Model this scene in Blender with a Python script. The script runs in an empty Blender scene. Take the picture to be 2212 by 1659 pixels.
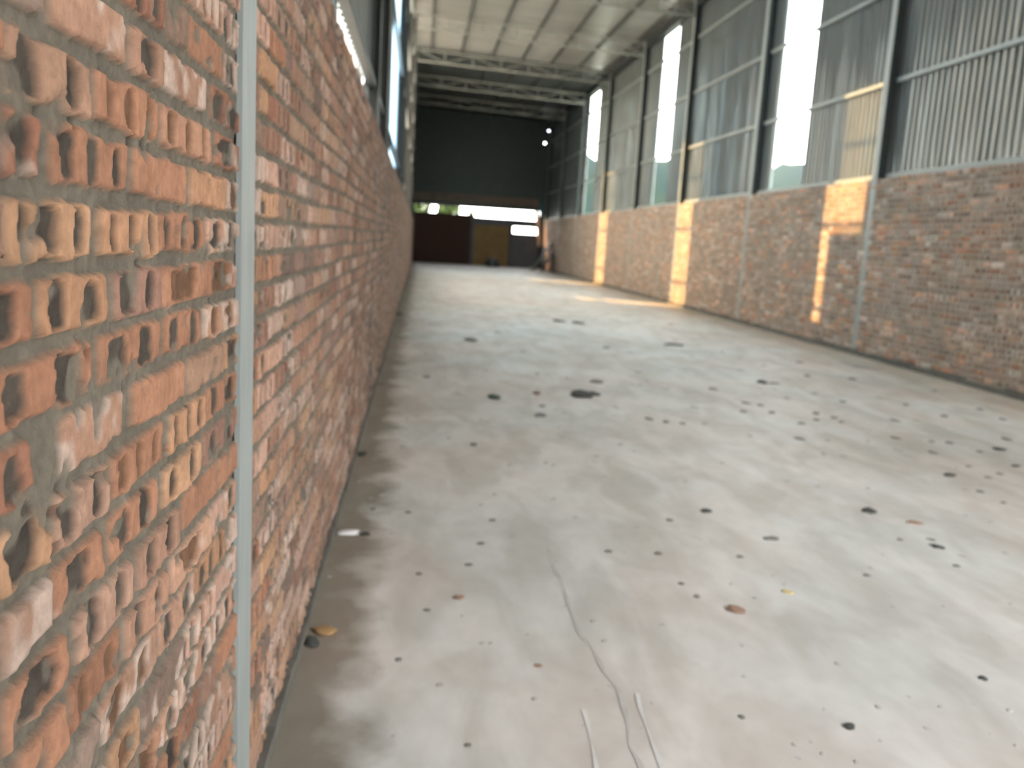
import bpy, math, random
import numpy as np
from mathutils import Matrix, Vector, noise as mnoise

# ------------------------------------------------------------------ camera, sky, sun, exposure
SC = bpy.context.scene
COL = SC.collection
H = 1.5                      # eye height in metres
cam_data = bpy.data.cameras.new('camera')
cam = bpy.data.objects.new('camera', cam_data)
COL.objects.link(cam)
SC.camera = cam
cam_data.sensor_fit = 'HORIZONTAL'
cam_data.sensor_width = 36.0
cam_data.lens = 30.632
cam_data.clip_start = 0.05
cam_data.clip_end = 800
RT = Vector((0.992924, -0.103679, 0.057893))
UP = Vector((-0.039999, 0.167031, 0.985140))
FW = Vector((0.111809, 0.980485, -0.161702))
cam.matrix_world = Matrix((
    (RT.x, UP.x, -FW.x, 0.0),
    (RT.y, UP.y, -FW.y, 0.0),
    (RT.z, UP.z, -FW.z, H),
    (0, 0, 0, 1)))
cam_data.dof.use_dof = True
cam_data.dof.focus_distance = 1.12
cam_data.dof.aperture_fstop = 4.6

world = bpy.data.worlds.new('sky')
SC.world = world
world.use_nodes = True
wn = world.node_tree; wn.nodes.clear()
w_out = wn.nodes.new('ShaderNodeOutputWorld')
w_bg = wn.nodes.new('ShaderNodeBackground')
w_tc = wn.nodes.new('ShaderNodeTexCoord')
w_sep = wn.nodes.new('ShaderNodeSeparateXYZ')
w_ramp = wn.nodes.new('ShaderNodeValToRGB')
w_ramp.color_ramp.elements[0].position = 0.0
w_ramp.color_ramp.elements[0].color = (1.0, 0.985, 0.92, 1)
w_ramp.color_ramp.elements[1].position = 0.6
w_ramp.color_ramp.elements[1].color = (0.90, 0.94, 1.0, 1)
wn.links.new(w_tc.outputs['Generated'], w_sep.inputs[0])
wn.links.new(w_sep.outputs['Z'], w_ramp.inputs[0])
wn.links.new(w_ramp.outputs[0], w_bg.inputs[0])
wn.links.new(w_bg.outputs[0], w_out.inputs[0])
w_bg.inputs[1].default_value = 4.5

sun_data = bpy.data.lights.new('sun', 'SUN')
sun = bpy.data.objects.new('sun', sun_data)
COL.objects.link(sun)
sun_data.energy = 4.8
sun_data.color = (1.0, 0.56, 0.23)
sun_data.angle = math.radians(0.8)
SUN_DIR = Vector((1.0, -0.41, -0.485)).normalized()
sun.rotation_euler = SUN_DIR.to_track_quat('-Z', 'Y').to_euler()
sun.location = (-12, 16, 9)

SC.view_settings.view_transform = 'Standard'
SC.view_settings.look = 'None'
SC.view_settings.gamma = 1.0
SC.view_settings.use_curve_mapping = False
SC.view_settings.exposure = 1.55
SC.cycles.use_denoising = True
SC.cycles.max_bounces = 8
SC.cycles.diffuse_bounces = 5
SC.cycles.glossy_bounces = 4
SC.cycles.transparent_max_bounces = 8
SC.cycles.caustics_reflective = False
SC.cycles.caustics_refractive = False
SC.cycles.sample_clamp_indirect = 6.0
try:
    SC.cycles.denoiser = 'OPENIMAGEDENOISE'
    SC.cycles.denoising_input_passes = 'RGB_ALBEDO_NORMAL'
except Exception:
    pass

# ------------------------------------------------------------------ main dimensions (metres)
XL = -0.2564 * H             # inner face of the left brick wall
XR = 4.7385 * H              # inner face of the right brick wall
BT = 0.14 * H                # brick wall thickness
XLS = XL - 0.074 * H                # left sheeting plane
XRS = XR + BT                # right sheeting plane
HL = 1.5886 * H              # height of the left brick wall
HR = 1.86 * H                # height of the right brick wall
Y0 = -1.6                    # open front of the hall
YB = 33.83 * H               # back gable
BAY = 3.55 * H
RCOL = [(8.98 + 3.55 * k) * H for k in range(-2, 8)]
LCOL = [1.335 * H, 5.08 * H] + [6.2 * H] + [10.95 * H] + [(8.98 + 3.55 * k) * H for k in range(1, 8)]

def z_chord(x):              # centre line of a truss top chord
    return (5.63 - 0.04 * (x / H + 0.3)) * H
def z_roof(x):               # underside of the roof sheets
    return z_chord(x) + 0.105 * H

rng = np.random.default_rng(7)
random.seed(11)

# ------------------------------------------------------------------ materials
def mat(name, color, rough=0.6, metal=0.0, noise=0.0, nscale=8.0, bump=0.0, bscale=60.0, spec=0.5, color2=None, stretch=None):
    m = bpy.data.materials.new(name); m.use_nodes = True
    nt = m.node_tree; b = nt.nodes['Principled BSDF']
    b.inputs['Roughness'].default_value = rough
    b.inputs['Metallic'].default_value = metal
    b.inputs['Specular IOR Level'].default_value = spec if 'hill' not in name else 0.05
    c = tuple(color) + (1,)
    b.inputs['Base Color'].default_value = c
    tc = nt.nodes.new('ShaderNodeTexCoord')
    vec = tc.outputs['Object']
    if stretch:
        mp = nt.nodes.new('ShaderNodeMapping'); mp.inputs['Scale'].default_value = stretch
        nt.links.new(vec, mp.inputs[0]); vec = mp.outputs[0]
    if noise > 0 or color2:
        n = nt.nodes.new('ShaderNodeTexNoise'); n.inputs['Scale'].default_value = nscale
        n.inputs['Detail'].default_value = 5
        nt.links.new(vec, n.inputs['Vector'])
        r = nt.nodes.new('ShaderNodeValToRGB')
        r.color_ramp.elements[0].position = 0.3; r.color_ramp.elements[1].position = 0.7
        if color2:
            r.color_ramp.elements[0].color = c; r.color_ramp.elements[1].color = tuple(color2) + (1,)
        else:
            r.color_ramp.elements[0].color = tuple(x * (1 - noise) for x in color) + (1,)
            r.color_ramp.elements[1].color = tuple(min(1, x * (1 + noise)) for x in color) + (1,)
        nt.links.new(n.outputs[0], r.inputs[0]); nt.links.new(r.outputs[0], b.inputs['Base Color'])
    if bump > 0:
        n2 = nt.nodes.new('ShaderNodeTexNoise'); n2.inputs['Scale'].default_value = bscale
        n2.inputs['Detail'].default_value = 4
        nt.links.new(vec, n2.inputs['Vector'])
        bp = nt.nodes.new('ShaderNodeBump'); bp.inputs['Strength'].default_value = bump
        bp.inputs['Distance'].default_value = 0.01
        nt.links.new(n2.outputs[0], bp.inputs['Height']); nt.links.new(bp.outputs[0], b.inputs['Normal'])
    return m

M_STEEL = mat('galvanised_steel', (0.31, 0.345, 0.34), 0.5, 0.25, 0.12, 6, stretch=(3, 3, 0.6))
M_STEEL_MID = mat('darkened_grey_steel', (0.055, 0.06, 0.057), 0.5, 0.2, 0.12, 6)  # darker steel, holding down the light that falls on the left columns
M_STEEL_DARK = mat('dark_and_shaded_steel', (0.035, 0.045, 0.048), 0.5, 0.2, 0.15, 6)
M_TRUSS = mat('truss_steel', (0.36, 0.375, 0.34), 0.5, 0.2, 0.15, 6)
M_PURLIN = mat('purlin_steel', (0.07, 0.075, 0.07), 0.5, 0.2, 0.15, 6)
M_SHEET = mat('corrugated_sheet_metal', (0.195, 0.215, 0.21), 0.20, 0.22, 0.10, 2.5, stretch=(1, 1.2, 0.15))
M_SHEET_DARK = mat('shaded_dark_sheet_metal', (0.035, 0.052, 0.052), 0.55, 0.1, 0.15, 3)  # far-end sheeting: the shade there is put into this darker colour
M_ROOF = mat('roof_foil_lining', (0.355, 0.36, 0.335), 0.33, 0.3, 0.16, 0.8, 0.35, 5.0, stretch=(0.35, 2.2, 1))
M_ROOF_DARK = mat('unlined_roof_sheet', (0.045, 0.052, 0.052), 0.5, 0.1, 0.12, 2)
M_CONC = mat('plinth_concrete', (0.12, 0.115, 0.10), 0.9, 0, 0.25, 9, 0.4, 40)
M_PVC = mat('white_plastic_pipe', (0.74, 0.80, 0.84), 0.35, 0, 0.04, 5)
M_LINTEL = mat('brown_painted_lintel', (0.13, 0.105, 0.085), 0.7, 0, 0.25, 2.5)
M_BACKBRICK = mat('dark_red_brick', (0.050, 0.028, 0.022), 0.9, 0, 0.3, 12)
M_YELLOW = mat('yellow_brown_panel', (0.20, 0.135, 0.055), 0.7, 0, 0.12, 2)
M_BLUEGREY = mat('blue_grey_panel', (0.075, 0.085, 0.105), 0.6, 0, 0.15, 2)
M_BLACK = mat('black_plastic', (0.008, 0.008, 0.009), 0.6, 0, 0.2, 12)
M_TEAL = mat('teal_paint', (0.02, 0.16, 0.17), 0.5, 0, 0.1, 5)
M_PINK = mat('pale_pink', (0.60, 0.42, 0.33), 0.85, 0, 0.12, 6)
M_GLASSBALL = mat('pale_green_plastic', (0.34, 0.36, 0.27), 0.3, 0, 0.1, 5)
M_GROUND = mat('outdoor_ground', (0.30, 0.29, 0.24), 0.95, 0, 0.2, 0.6)
M_LEAF = mat('leaves', (0.025, 0.06, 0.012), 0.7, 0, 0, 1.5, color2=(0.085, 0.12, 0.02))
M_HILL = mat('hazy_hill_scrub', (0.009, 0.018, 0.020), 0.95, 0, 0, 0.15, color2=(0.016, 0.024, 0.016))
M_BARK = mat('bark', (0.12, 0.09, 0.06), 0.9, 0, 0.3, 10)
M_SUN_BLOCK = mat('sun_block_render', (0.45, 0.42, 0.38), 0.9, 0, 0.1, 1)
M_LAMP = bpy.data.materials.new('lit_lamp_glass'); M_LAMP.use_nodes = True
_b = M_LAMP.node_tree.nodes['Principled BSDF']
_b.inputs['Emission Color'].default_value = (0.85, 0.92, 1.0, 1); _b.inputs['Emission Strength'].default_value = 9.0

def glass_mat(name, tint):
    m = bpy.data.materials.new(name); m.use_nodes = True
    nt = m.node_tree; nt.nodes.clear()
    o = nt.nodes.new('ShaderNodeOutputMaterial'); mx = nt.nodes.new('ShaderNodeMixShader')
    t = nt.nodes.new('ShaderNodeBsdfTransparent'); g = nt.nodes.new('ShaderNodeBsdfGlossy')
    g.inputs['Roughness'].default_value = 0.15
    t.inputs[0].default_value = tint + (1,)
    mx.inputs[0].default_value = 0.03
    nt.links.new(t.outputs[0], mx.inputs[1]); nt.links.new(g.outputs[0], mx.inputs[2]); nt.links.new(mx.outputs[0], o.inputs[0])
    return m
M_CLEAR = glass_mat('clear_polycarbonate', (0.93, 0.97, 0.95))

def attr_mat(name, rough, bump, bscale, var, vscale):
    m = bpy.data.materials.new(name); m.use_nodes = True
    nt = m.node_tree; b = nt.nodes['Principled BSDF']
    b.inputs['Roughness'].default_value = rough
    b.inputs['Specular IOR Level'].default_value = 0.3
    at = nt.nodes.new('ShaderNodeAttribute'); at.attribute_name = 'pattern'
    tc = nt.nodes.new('ShaderNodeTexCoord')
    n = nt.nodes.new('ShaderNodeTexNoise'); n.inputs['Scale'].default_value = vscale; n.inputs['Detail'].default_value = 6
    nt.links.new(tc.outputs['Object'], n.inputs['Vector'])
    mr = nt.nodes.new('ShaderNodeMapRange')
    mr.inputs['From Min'].default_value = 0.3; mr.inputs['From Max'].default_value = 0.7
    mr.inputs['To Min'].default_value = 1 - var; mr.inputs['To Max'].default_value = 1 + var
    nt.links.new(n.outputs[0], mr.inputs['Value'])
    mul = nt.nodes.new('ShaderNodeVectorMath'); mul.operation = 'SCALE'
    nt.links.new(at.outputs['Color'], mul.inputs[0]); nt.links.new(mr.outputs[0], mul.inputs['Scale'])
    nt.links.new(mul.outputs[0], b.inputs['Base Color'])
    n2 = nt.nodes.new('ShaderNodeTexNoise'); n2.inputs['Scale'].default_value = bscale; n2.inputs['Detail'].default_value = 5
    nt.links.new(tc.outputs['Object'], n2.inputs['Vector'])
    bp = nt.nodes.new('ShaderNodeBump'); bp.inputs['Strength'].default_value = bump; bp.inputs['Distance'].default_value = 0.004
    nt.links.new(n2.outputs[0], bp.inputs['Height']); nt.links.new(bp.outputs[0], b.inputs['Normal'])
    return m
M_BRICK = attr_mat('brickwork', 0.85, 0.5, 180, 0.16, 70)

# concrete floor: mottled, with trowel swirls
def floor_mat():
    m = bpy.data.materials.new('concrete_floor'); m.use_nodes = True
    nt = m.node_tree; b = nt.nodes['Principled BSDF']; L = nt.links.new
    b.inputs['Roughness'].default_value = 0.55; b.inputs['Specular IOR Level'].default_value = 0.45
    tc = nt.nodes.new('ShaderNodeTexCoord')
    def nz(scale, mapscale, rot=0, det=6, dist=0.0):
        mp = nt.nodes.new('ShaderNodeMapping'); mp.inputs['Scale'].default_value = mapscale
        mp.inputs['Rotation'].default_value = (0, 0, rot)
        L(tc.outputs['Object'], mp.inputs[0])
        n = nt.nodes.new('ShaderNodeTexNoise'); n.inputs['Scale'].default_value = scale
        n.inputs['Detail'].default_value = det; n.inputs['Distortion'].default_value = dist
        L(mp.outputs[0], n.inputs['Vector']); return n.outputs[0]
    def ramp(src, p0, c0, p1, c1):
        r = nt.nodes.new('ShaderNodeValToRGB'); e = r.color_ramp.elements
        e[0].position = p0; e[0].color = c0 + (1,); e[1].position = p1; e[1].color = c1 + (1,)
        L(src, r.inputs[0]); return r.outputs[0]
    def mix(kind, fac, a, c):
        x = nt.nodes.new('ShaderNodeMix'); x.data_type = 'RGBA'; x.blend_type = kind
        x.inputs[0].default_value = fac if not hasattr(fac, 'node') else 0
        if hasattr(fac, 'node'): L(fac, x.inputs[0])
        L(a, x.inputs[6]); L(c, x.inputs[7]); return x.outputs[2]
    base = ramp(nz(0.55, (1, 1, 1)), 0.32, (0.60, 0.575, 0.545), 0.68, (0.77, 0.755, 0.73))
    sw = ramp(nz(3.0, (1.0, 0.42, 1), 0.35, 7, 0.7), 0.38, (0.80, 0.78, 0.755), 0.60, (1, 1, 1))
    c1 = mix('MULTIPLY', 1.0, base, sw)
    fine = ramp(nz(11, (1, 0.6, 1), 0.5, 6, 0.3), 0.3, (0.90, 0.895, 0.885), 0.7, (1, 1, 1))
    c2 = mix('MULTIPLY', 1.0, c1, fine)
    tint = ramp(nz(0.9, (1, 0.8, 1), 1.1, 3), 0.45, (1.0, 0.965, 0.94), 0.6, (0.955, 1.0, 1.0))
    c3 = mix('MULTIPLY', 0.8, c2, tint)
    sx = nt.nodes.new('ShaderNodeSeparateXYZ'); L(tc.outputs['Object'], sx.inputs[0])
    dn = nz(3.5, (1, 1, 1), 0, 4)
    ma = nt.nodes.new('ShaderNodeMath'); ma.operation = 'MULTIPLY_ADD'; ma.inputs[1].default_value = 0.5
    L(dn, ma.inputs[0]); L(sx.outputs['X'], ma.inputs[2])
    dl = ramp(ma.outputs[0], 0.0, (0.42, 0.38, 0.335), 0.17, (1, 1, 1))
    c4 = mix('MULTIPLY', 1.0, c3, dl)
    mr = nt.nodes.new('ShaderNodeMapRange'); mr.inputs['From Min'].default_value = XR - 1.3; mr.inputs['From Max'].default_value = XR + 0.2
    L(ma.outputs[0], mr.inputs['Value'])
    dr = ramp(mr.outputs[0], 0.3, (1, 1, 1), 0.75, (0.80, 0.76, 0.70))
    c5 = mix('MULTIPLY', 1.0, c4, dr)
    L(c5, b.inputs['Base Color'])
    bp = nt.nodes.new('ShaderNodeBump'); bp.inputs['Strength'].default_value = 0.25; bp.inputs['Distance'].default_value = 0.006
    L(nz(5, (1, 0.5, 1), 0.55), bp.inputs['Height']); L(bp.outputs[0], b.inputs['Normal'])
    return m
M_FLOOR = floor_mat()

# ------------------------------------------------------------------ mesh helpers
class MB:
    def __init__(s): s.v = []; s.f = []
    def box(s, x0, x1, y0, y1, z0, z1):
        n = len(s.v)
        s.v += [(x0, y0, z0), (x1, y0, z0), (x1, y1, z0), (x0, y1, z0), (x0, y0, z1), (x1, y0, z1), (x1, y1, z1), (x0, y1, z1)]
        s.f += [tuple(n + i for i in q) for q in ((0, 3, 2, 1), (4, 5, 6, 7), (0, 1, 5, 4), (1, 2, 6, 5), (2, 3, 7, 6), (3, 0, 4, 7))]
        return s
    def tube(s, p, q, r, n=12, r2=None):
        p, q = Vector(p), Vector(q); d = (q - p).normalized()
        a = d.orthogonal().normalized(); b = d.cross(a); k = len(s.v); r2 = r if r2 is None else r2
        for c, rr in ((p, r), (q, r2)):
            for i in range(n):
                t = 2 * math.pi * i / n
                s.v.append(tuple(c + a * math.cos(t) * rr + b * math.sin(t) * rr))
        for i in range(n):
            j = (i + 1) % n; s.f.append((k + i, k + j, k + n + j, k + n + i))
        s.f.append(tuple(k + i for i in reversed(range(n)))); s.f.append(tuple(k + n + i for i in range(n)))
        return s
    def bar(s, p, q, w, h):     # rectangular bar between two points, h is measured upwards
        p, q = Vector(p), Vector(q); d = (q - p).normalized()
        side = d.cross(Vector((0, 0, 1)))
        side = Vector((1, 0, 0)) if side.length < 1e-4 else side.normalized()
        up = side.cross(d).normalized(); k = len(s.v)
        for c in (p, q):
            for (a, b) in ((-1, -1), (1, -1), (1, 1), (-1, 1)):
                s.v.append(tuple(c + side * a * w / 2 + up * b * h / 2))
        s.f += [tuple(k + i for i in f) for f in ((0, 1, 2, 3), (7, 6, 5, 4), (0, 4, 5, 1), (1, 5, 6, 2), (2, 6, 7, 3), (3, 7, 4, 0))]
        return s
    def prism(s, poly, axis, a, b):   # poly 2D extruded along an axis ('x','y','z')
        k = len(s.v); n = len(poly)
        for c in (a, b):
            for (u, w) in poly:
                s.v.append({'x': (c, u, w), 'y': (u, c, w), 'z': (u, w, c)}[axis])
        s.f.append(tuple(range(k, k + n))); s.f.append(tuple(reversed(range(k + n, k + 2 * n))))
        for i in range(n):
            j = (i + 1) % n; s.f.append((k + i, k + n + i, k + n + j, k + j))
        return s
    def build(s, name, m, parent=None, smooth=False, bevel=0.0, loc=None):
        me = bpy.data.meshes.new(name); me.from_pydata(s.v, [], s.f); me.update()
        import bmesh
        bm = bmesh.new(); bm.from_mesh(me); bmesh.ops.recalc_face_normals(bm, faces=bm.faces); bm.to_mesh(me); bm.free()
        me.materials.append(m)
        if smooth: me.polygons.foreach_set('use_smooth', [True] * len(me.polygons))
        o = bpy.data.objects.new(name, me); COL.objects.link(o)
        if parent: o.parent = parent
        if loc: o.location = loc
        if bevel:
            md = o.modifiers.new('bevel', 'BEVEL'); md.width = bevel; md.segments = 2; md.limit_method = 'ANGLE'
        return o

def tag(o, label, cat, group=None):
    o['label'] = label; o['category'] = cat
    if group: o['group'] = group
    return o
def struct(o): o['kind'] = 'structure'; return o
def empty(name, loc, label, cat, group=None):
    o = bpy.data.objects.new(name, None); COL.objects.link(o); o.location = loc
    o.empty_display_size = 0.2
    return tag(o, label, cat, group)

# ------------------------------------------------------------------ floor and outdoor ground
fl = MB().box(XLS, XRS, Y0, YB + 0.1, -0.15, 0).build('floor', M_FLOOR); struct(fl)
gd = MB().box(-140, 180, -60, 260, -0.4, -0.16).build('ground', M_GROUND); struct(gd)

def ribbon(name, pts, w, m, parent, z=0.002):
    b = MB()
    for i in range(len(pts) - 1):
        p, q = Vector(pts[i]), Vector(pts[i + 1]); d = (q - p).normalized(); n = Vector((-d.y, d.x))
        w0 = w * (0.6 + 0.5 * math.sin(i * 1.7 + 1)); w1 = w * (0.6 + 0.5 * math.sin(i * 1.7 + 2.7))
        k = len(b.v)
        b.v += [(p.x + n.x * w0, p.y + n.y * w0, z), (p.x - n.x * w0, p.y - n.y * w0, z), (q.x - n.x * w1, q.y - n.y * w1, z), (q.x + n.x * w1, q.y + n.y * w1, z)]
        b.f.append((k, k + 1, k + 2, k + 3))
    return b.build(name, m, parent)
def wiggle(p, q, n, amp, seed):
    r = random.Random(seed); out = []
    for i in range(n + 1):
        t = i / n; out.append((p[0] + (q[0] - p[0]) * t + r.uniform(-amp, amp), p[1] + (q[1] - p[1]) * t + r.uniform(-amp, amp)))
    return out
M_CRACK = mat('crack', (0.49, 0.47, 0.44), 0.95, 0, 0.1, 10)
cr = wiggle((0.70, 4.1), (0.68, 3.3), 10, 0.012, 3) + wiggle((0.68, 3.27), (0.735, 2.72), 8, 0.01, 4)[1:] + wiggle((0.735, 2.69), (0.66, 1.9), 8, 0.012, 5)[1:]
ribbon('crack', cr, 0.010, M_CRACK, fl)
M_STREAK = mat('pale_cement_smear', (0.66, 0.65, 0.625), 0.6, 0, 0.10, 10)
for k, (p, q) in enumerate((((0.80, 2.7), (0.73, 1.9)), ((0.60, 2.6), (0.55, 1.9)))):
    ribbon('cement_smear', wiggle(p, q, 8, 0.006, 30 + k), 0.008, M_STREAK, fl, 0.0025)

# ------------------------------------------------------------------ brickwork
def vnoise(ny, nz, cy, cz, seed):   # smooth noise field, cell size in samples, values -1..1
    r = np.random.default_rng(seed)
    gy, gz = int(ny / cy) + 3, int(nz / cz) + 3
    g = r.uniform(-1, 1, (gy, gz))
    y = np.arange(ny) / cy; z = np.arange(nz) / cz
    iy = y.astype(int); iz = z.astype(int); fy = (y - iy)[:, None]; fz = (z - iz)[None, :]
    fy = fy * fy * (3 - 2 * fy); fz = fz * fz * (3 - 2 * fz)
    a = g[np.ix_(iy, iz)]; b = g[np.ix_(iy + 1, iz)]; c = g[np.ix_(iy, iz + 1)]; d = g[np.ix_(iy + 1, iz + 1)]
    return (a * (1 - fy) + b * fy) * (1 - fz) + (c * (1 - fy) + d * fy) * fz

COURSE = 0.0532 * H
CLAY = [(0.56, 0.25, 0.135), (0.60, 0.30, 0.155), (0.50, 0.215, 0.115), (0.62, 0.33, 0.21), (0.46, 0.19, 0.11), (0.62, 0.33, 0.175), (0.40, 0.20, 0.14), (0.66, 0.38, 0.28)]
DULL = [(0.30, 0.19, 0.14), (0.26, 0.17, 0.13), (0.34, 0.24, 0.19), (0.38, 0.22, 0.15), (0.22, 0.15, 0.12)]
MORTAR = (0.245, 0.215, 0.17)

# courses near the viewer are laid as in the photograph: rows counted down from the joint at z=19 courses+3
def px2y(x):
    d = RT * ((x - 1106) / 1882.19) + FW - UP * ((430 - 829.5) / 1882.19)
    return XL / d.x * d.y
NEAR = {   # course index : list of (x0, x1, type, clay)
    21: [(-60, 105, 's', 3), (118, 272, 'p', 3), (283, 350, 'h1', 0), (358, 446, 'p', 3), (455, 520, 'h2', 4)],
    20: [(-60, 10, 'h1', 0), (14, 192, 'h2', 1), (210, 340, 'h3', 0), (346, 450, 'h3', 0), (462, 512, 'h1', 4)],
    19: [(-70, 0, 'h2', 0), (2, 82, 'h1', 4), (112, 275, 'h3', 0), (288, 396, 'p', 0), (408, 483, 'p', 1), (488, 518, 'h1', 3)],
    18: [(-70, -5, 'h2', 0), (0, 186, 'h3', 5), (212, 336, 'h3', 1), (342, 438, 'h3', 0), (443, 512, 'h2', 3)],
    17: [(-70, 56, 'h1', 2), (74, 222, 'h2', 1), (240, 340, 'h2', 6), (346, 435, 'h1', 0), (440, 510, 'h1', 2)],
    16: [(-60, 182, 'h2', 2), (206, 342, 'h2', 0), (352, 434, 'h2', 0), (440, 512, 'h2', 3)],
    15: [(-50, 50, 'h1', 4), (118, 255, 'p', 3), (280, 392, 'p', 0), (400, 478, 'p', 1), (484, 518, 'h1', 5)],
    14: [(-50, 78, 'h1', 5), (90, 216, 'h2', 0), (232, 345, 'h3', 0), (360, 440, 'h3', 1), (446, 512, 'h2', 0)],
    13: [(-40, 78, 'p', 3), (86, 206, 'h1', 0), (222, 330, 'h2', 0), (345, 430, 'h2', 5), (438, 510, 'h2', 6)],
    12: [(-40, 110, 'h1', 0), (134, 268, 'h2', 0), (284, 380, 'h2', 0), (392, 470, 'p', 0)],
    11: [(-40, 108, 'p', 0), (124, 240, 'h2', 2), (254, 350, 'h2', 0), (362, 450, 'h1', 3)],
}
def brick_list(y0, y1, seed, near):
    ncourse = 40; out = []
    r = random.Random(seed)
    for c in range(ncourse):
        y = y0 - r.uniform(0, 0.25); row = []
        if near and c in NEAR:
            for (a, b, t, k) in NEAR[c]:
                row.append((px2y(a), px2y(b), t, k, r.random()))
            y = row[-1][1] + 0.012
        while y < y1:
            w = 0.235 if r.random() < 0.72 else 0.115
            w += r.uniform(-0.012, 0.012)
            g = r.uniform(0.008, 0.022)
            u = r.random()
            if w > 0.2: t = 'h3' if u < 0.42 else ('h2' if u < 0.55 else ('h4' if u < 0.66 else 'p'))
            else: t = 'h1' if u < 0.45 else 'p'
            if t == 'p' and r.random() < 0.3: t = 's'
            k = r.randrange(8) if r.random() < 0.85 else 7
            row.append((y, y + w, t, k, r.random())); y += w + g
        out.append(row)
    return out

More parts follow.
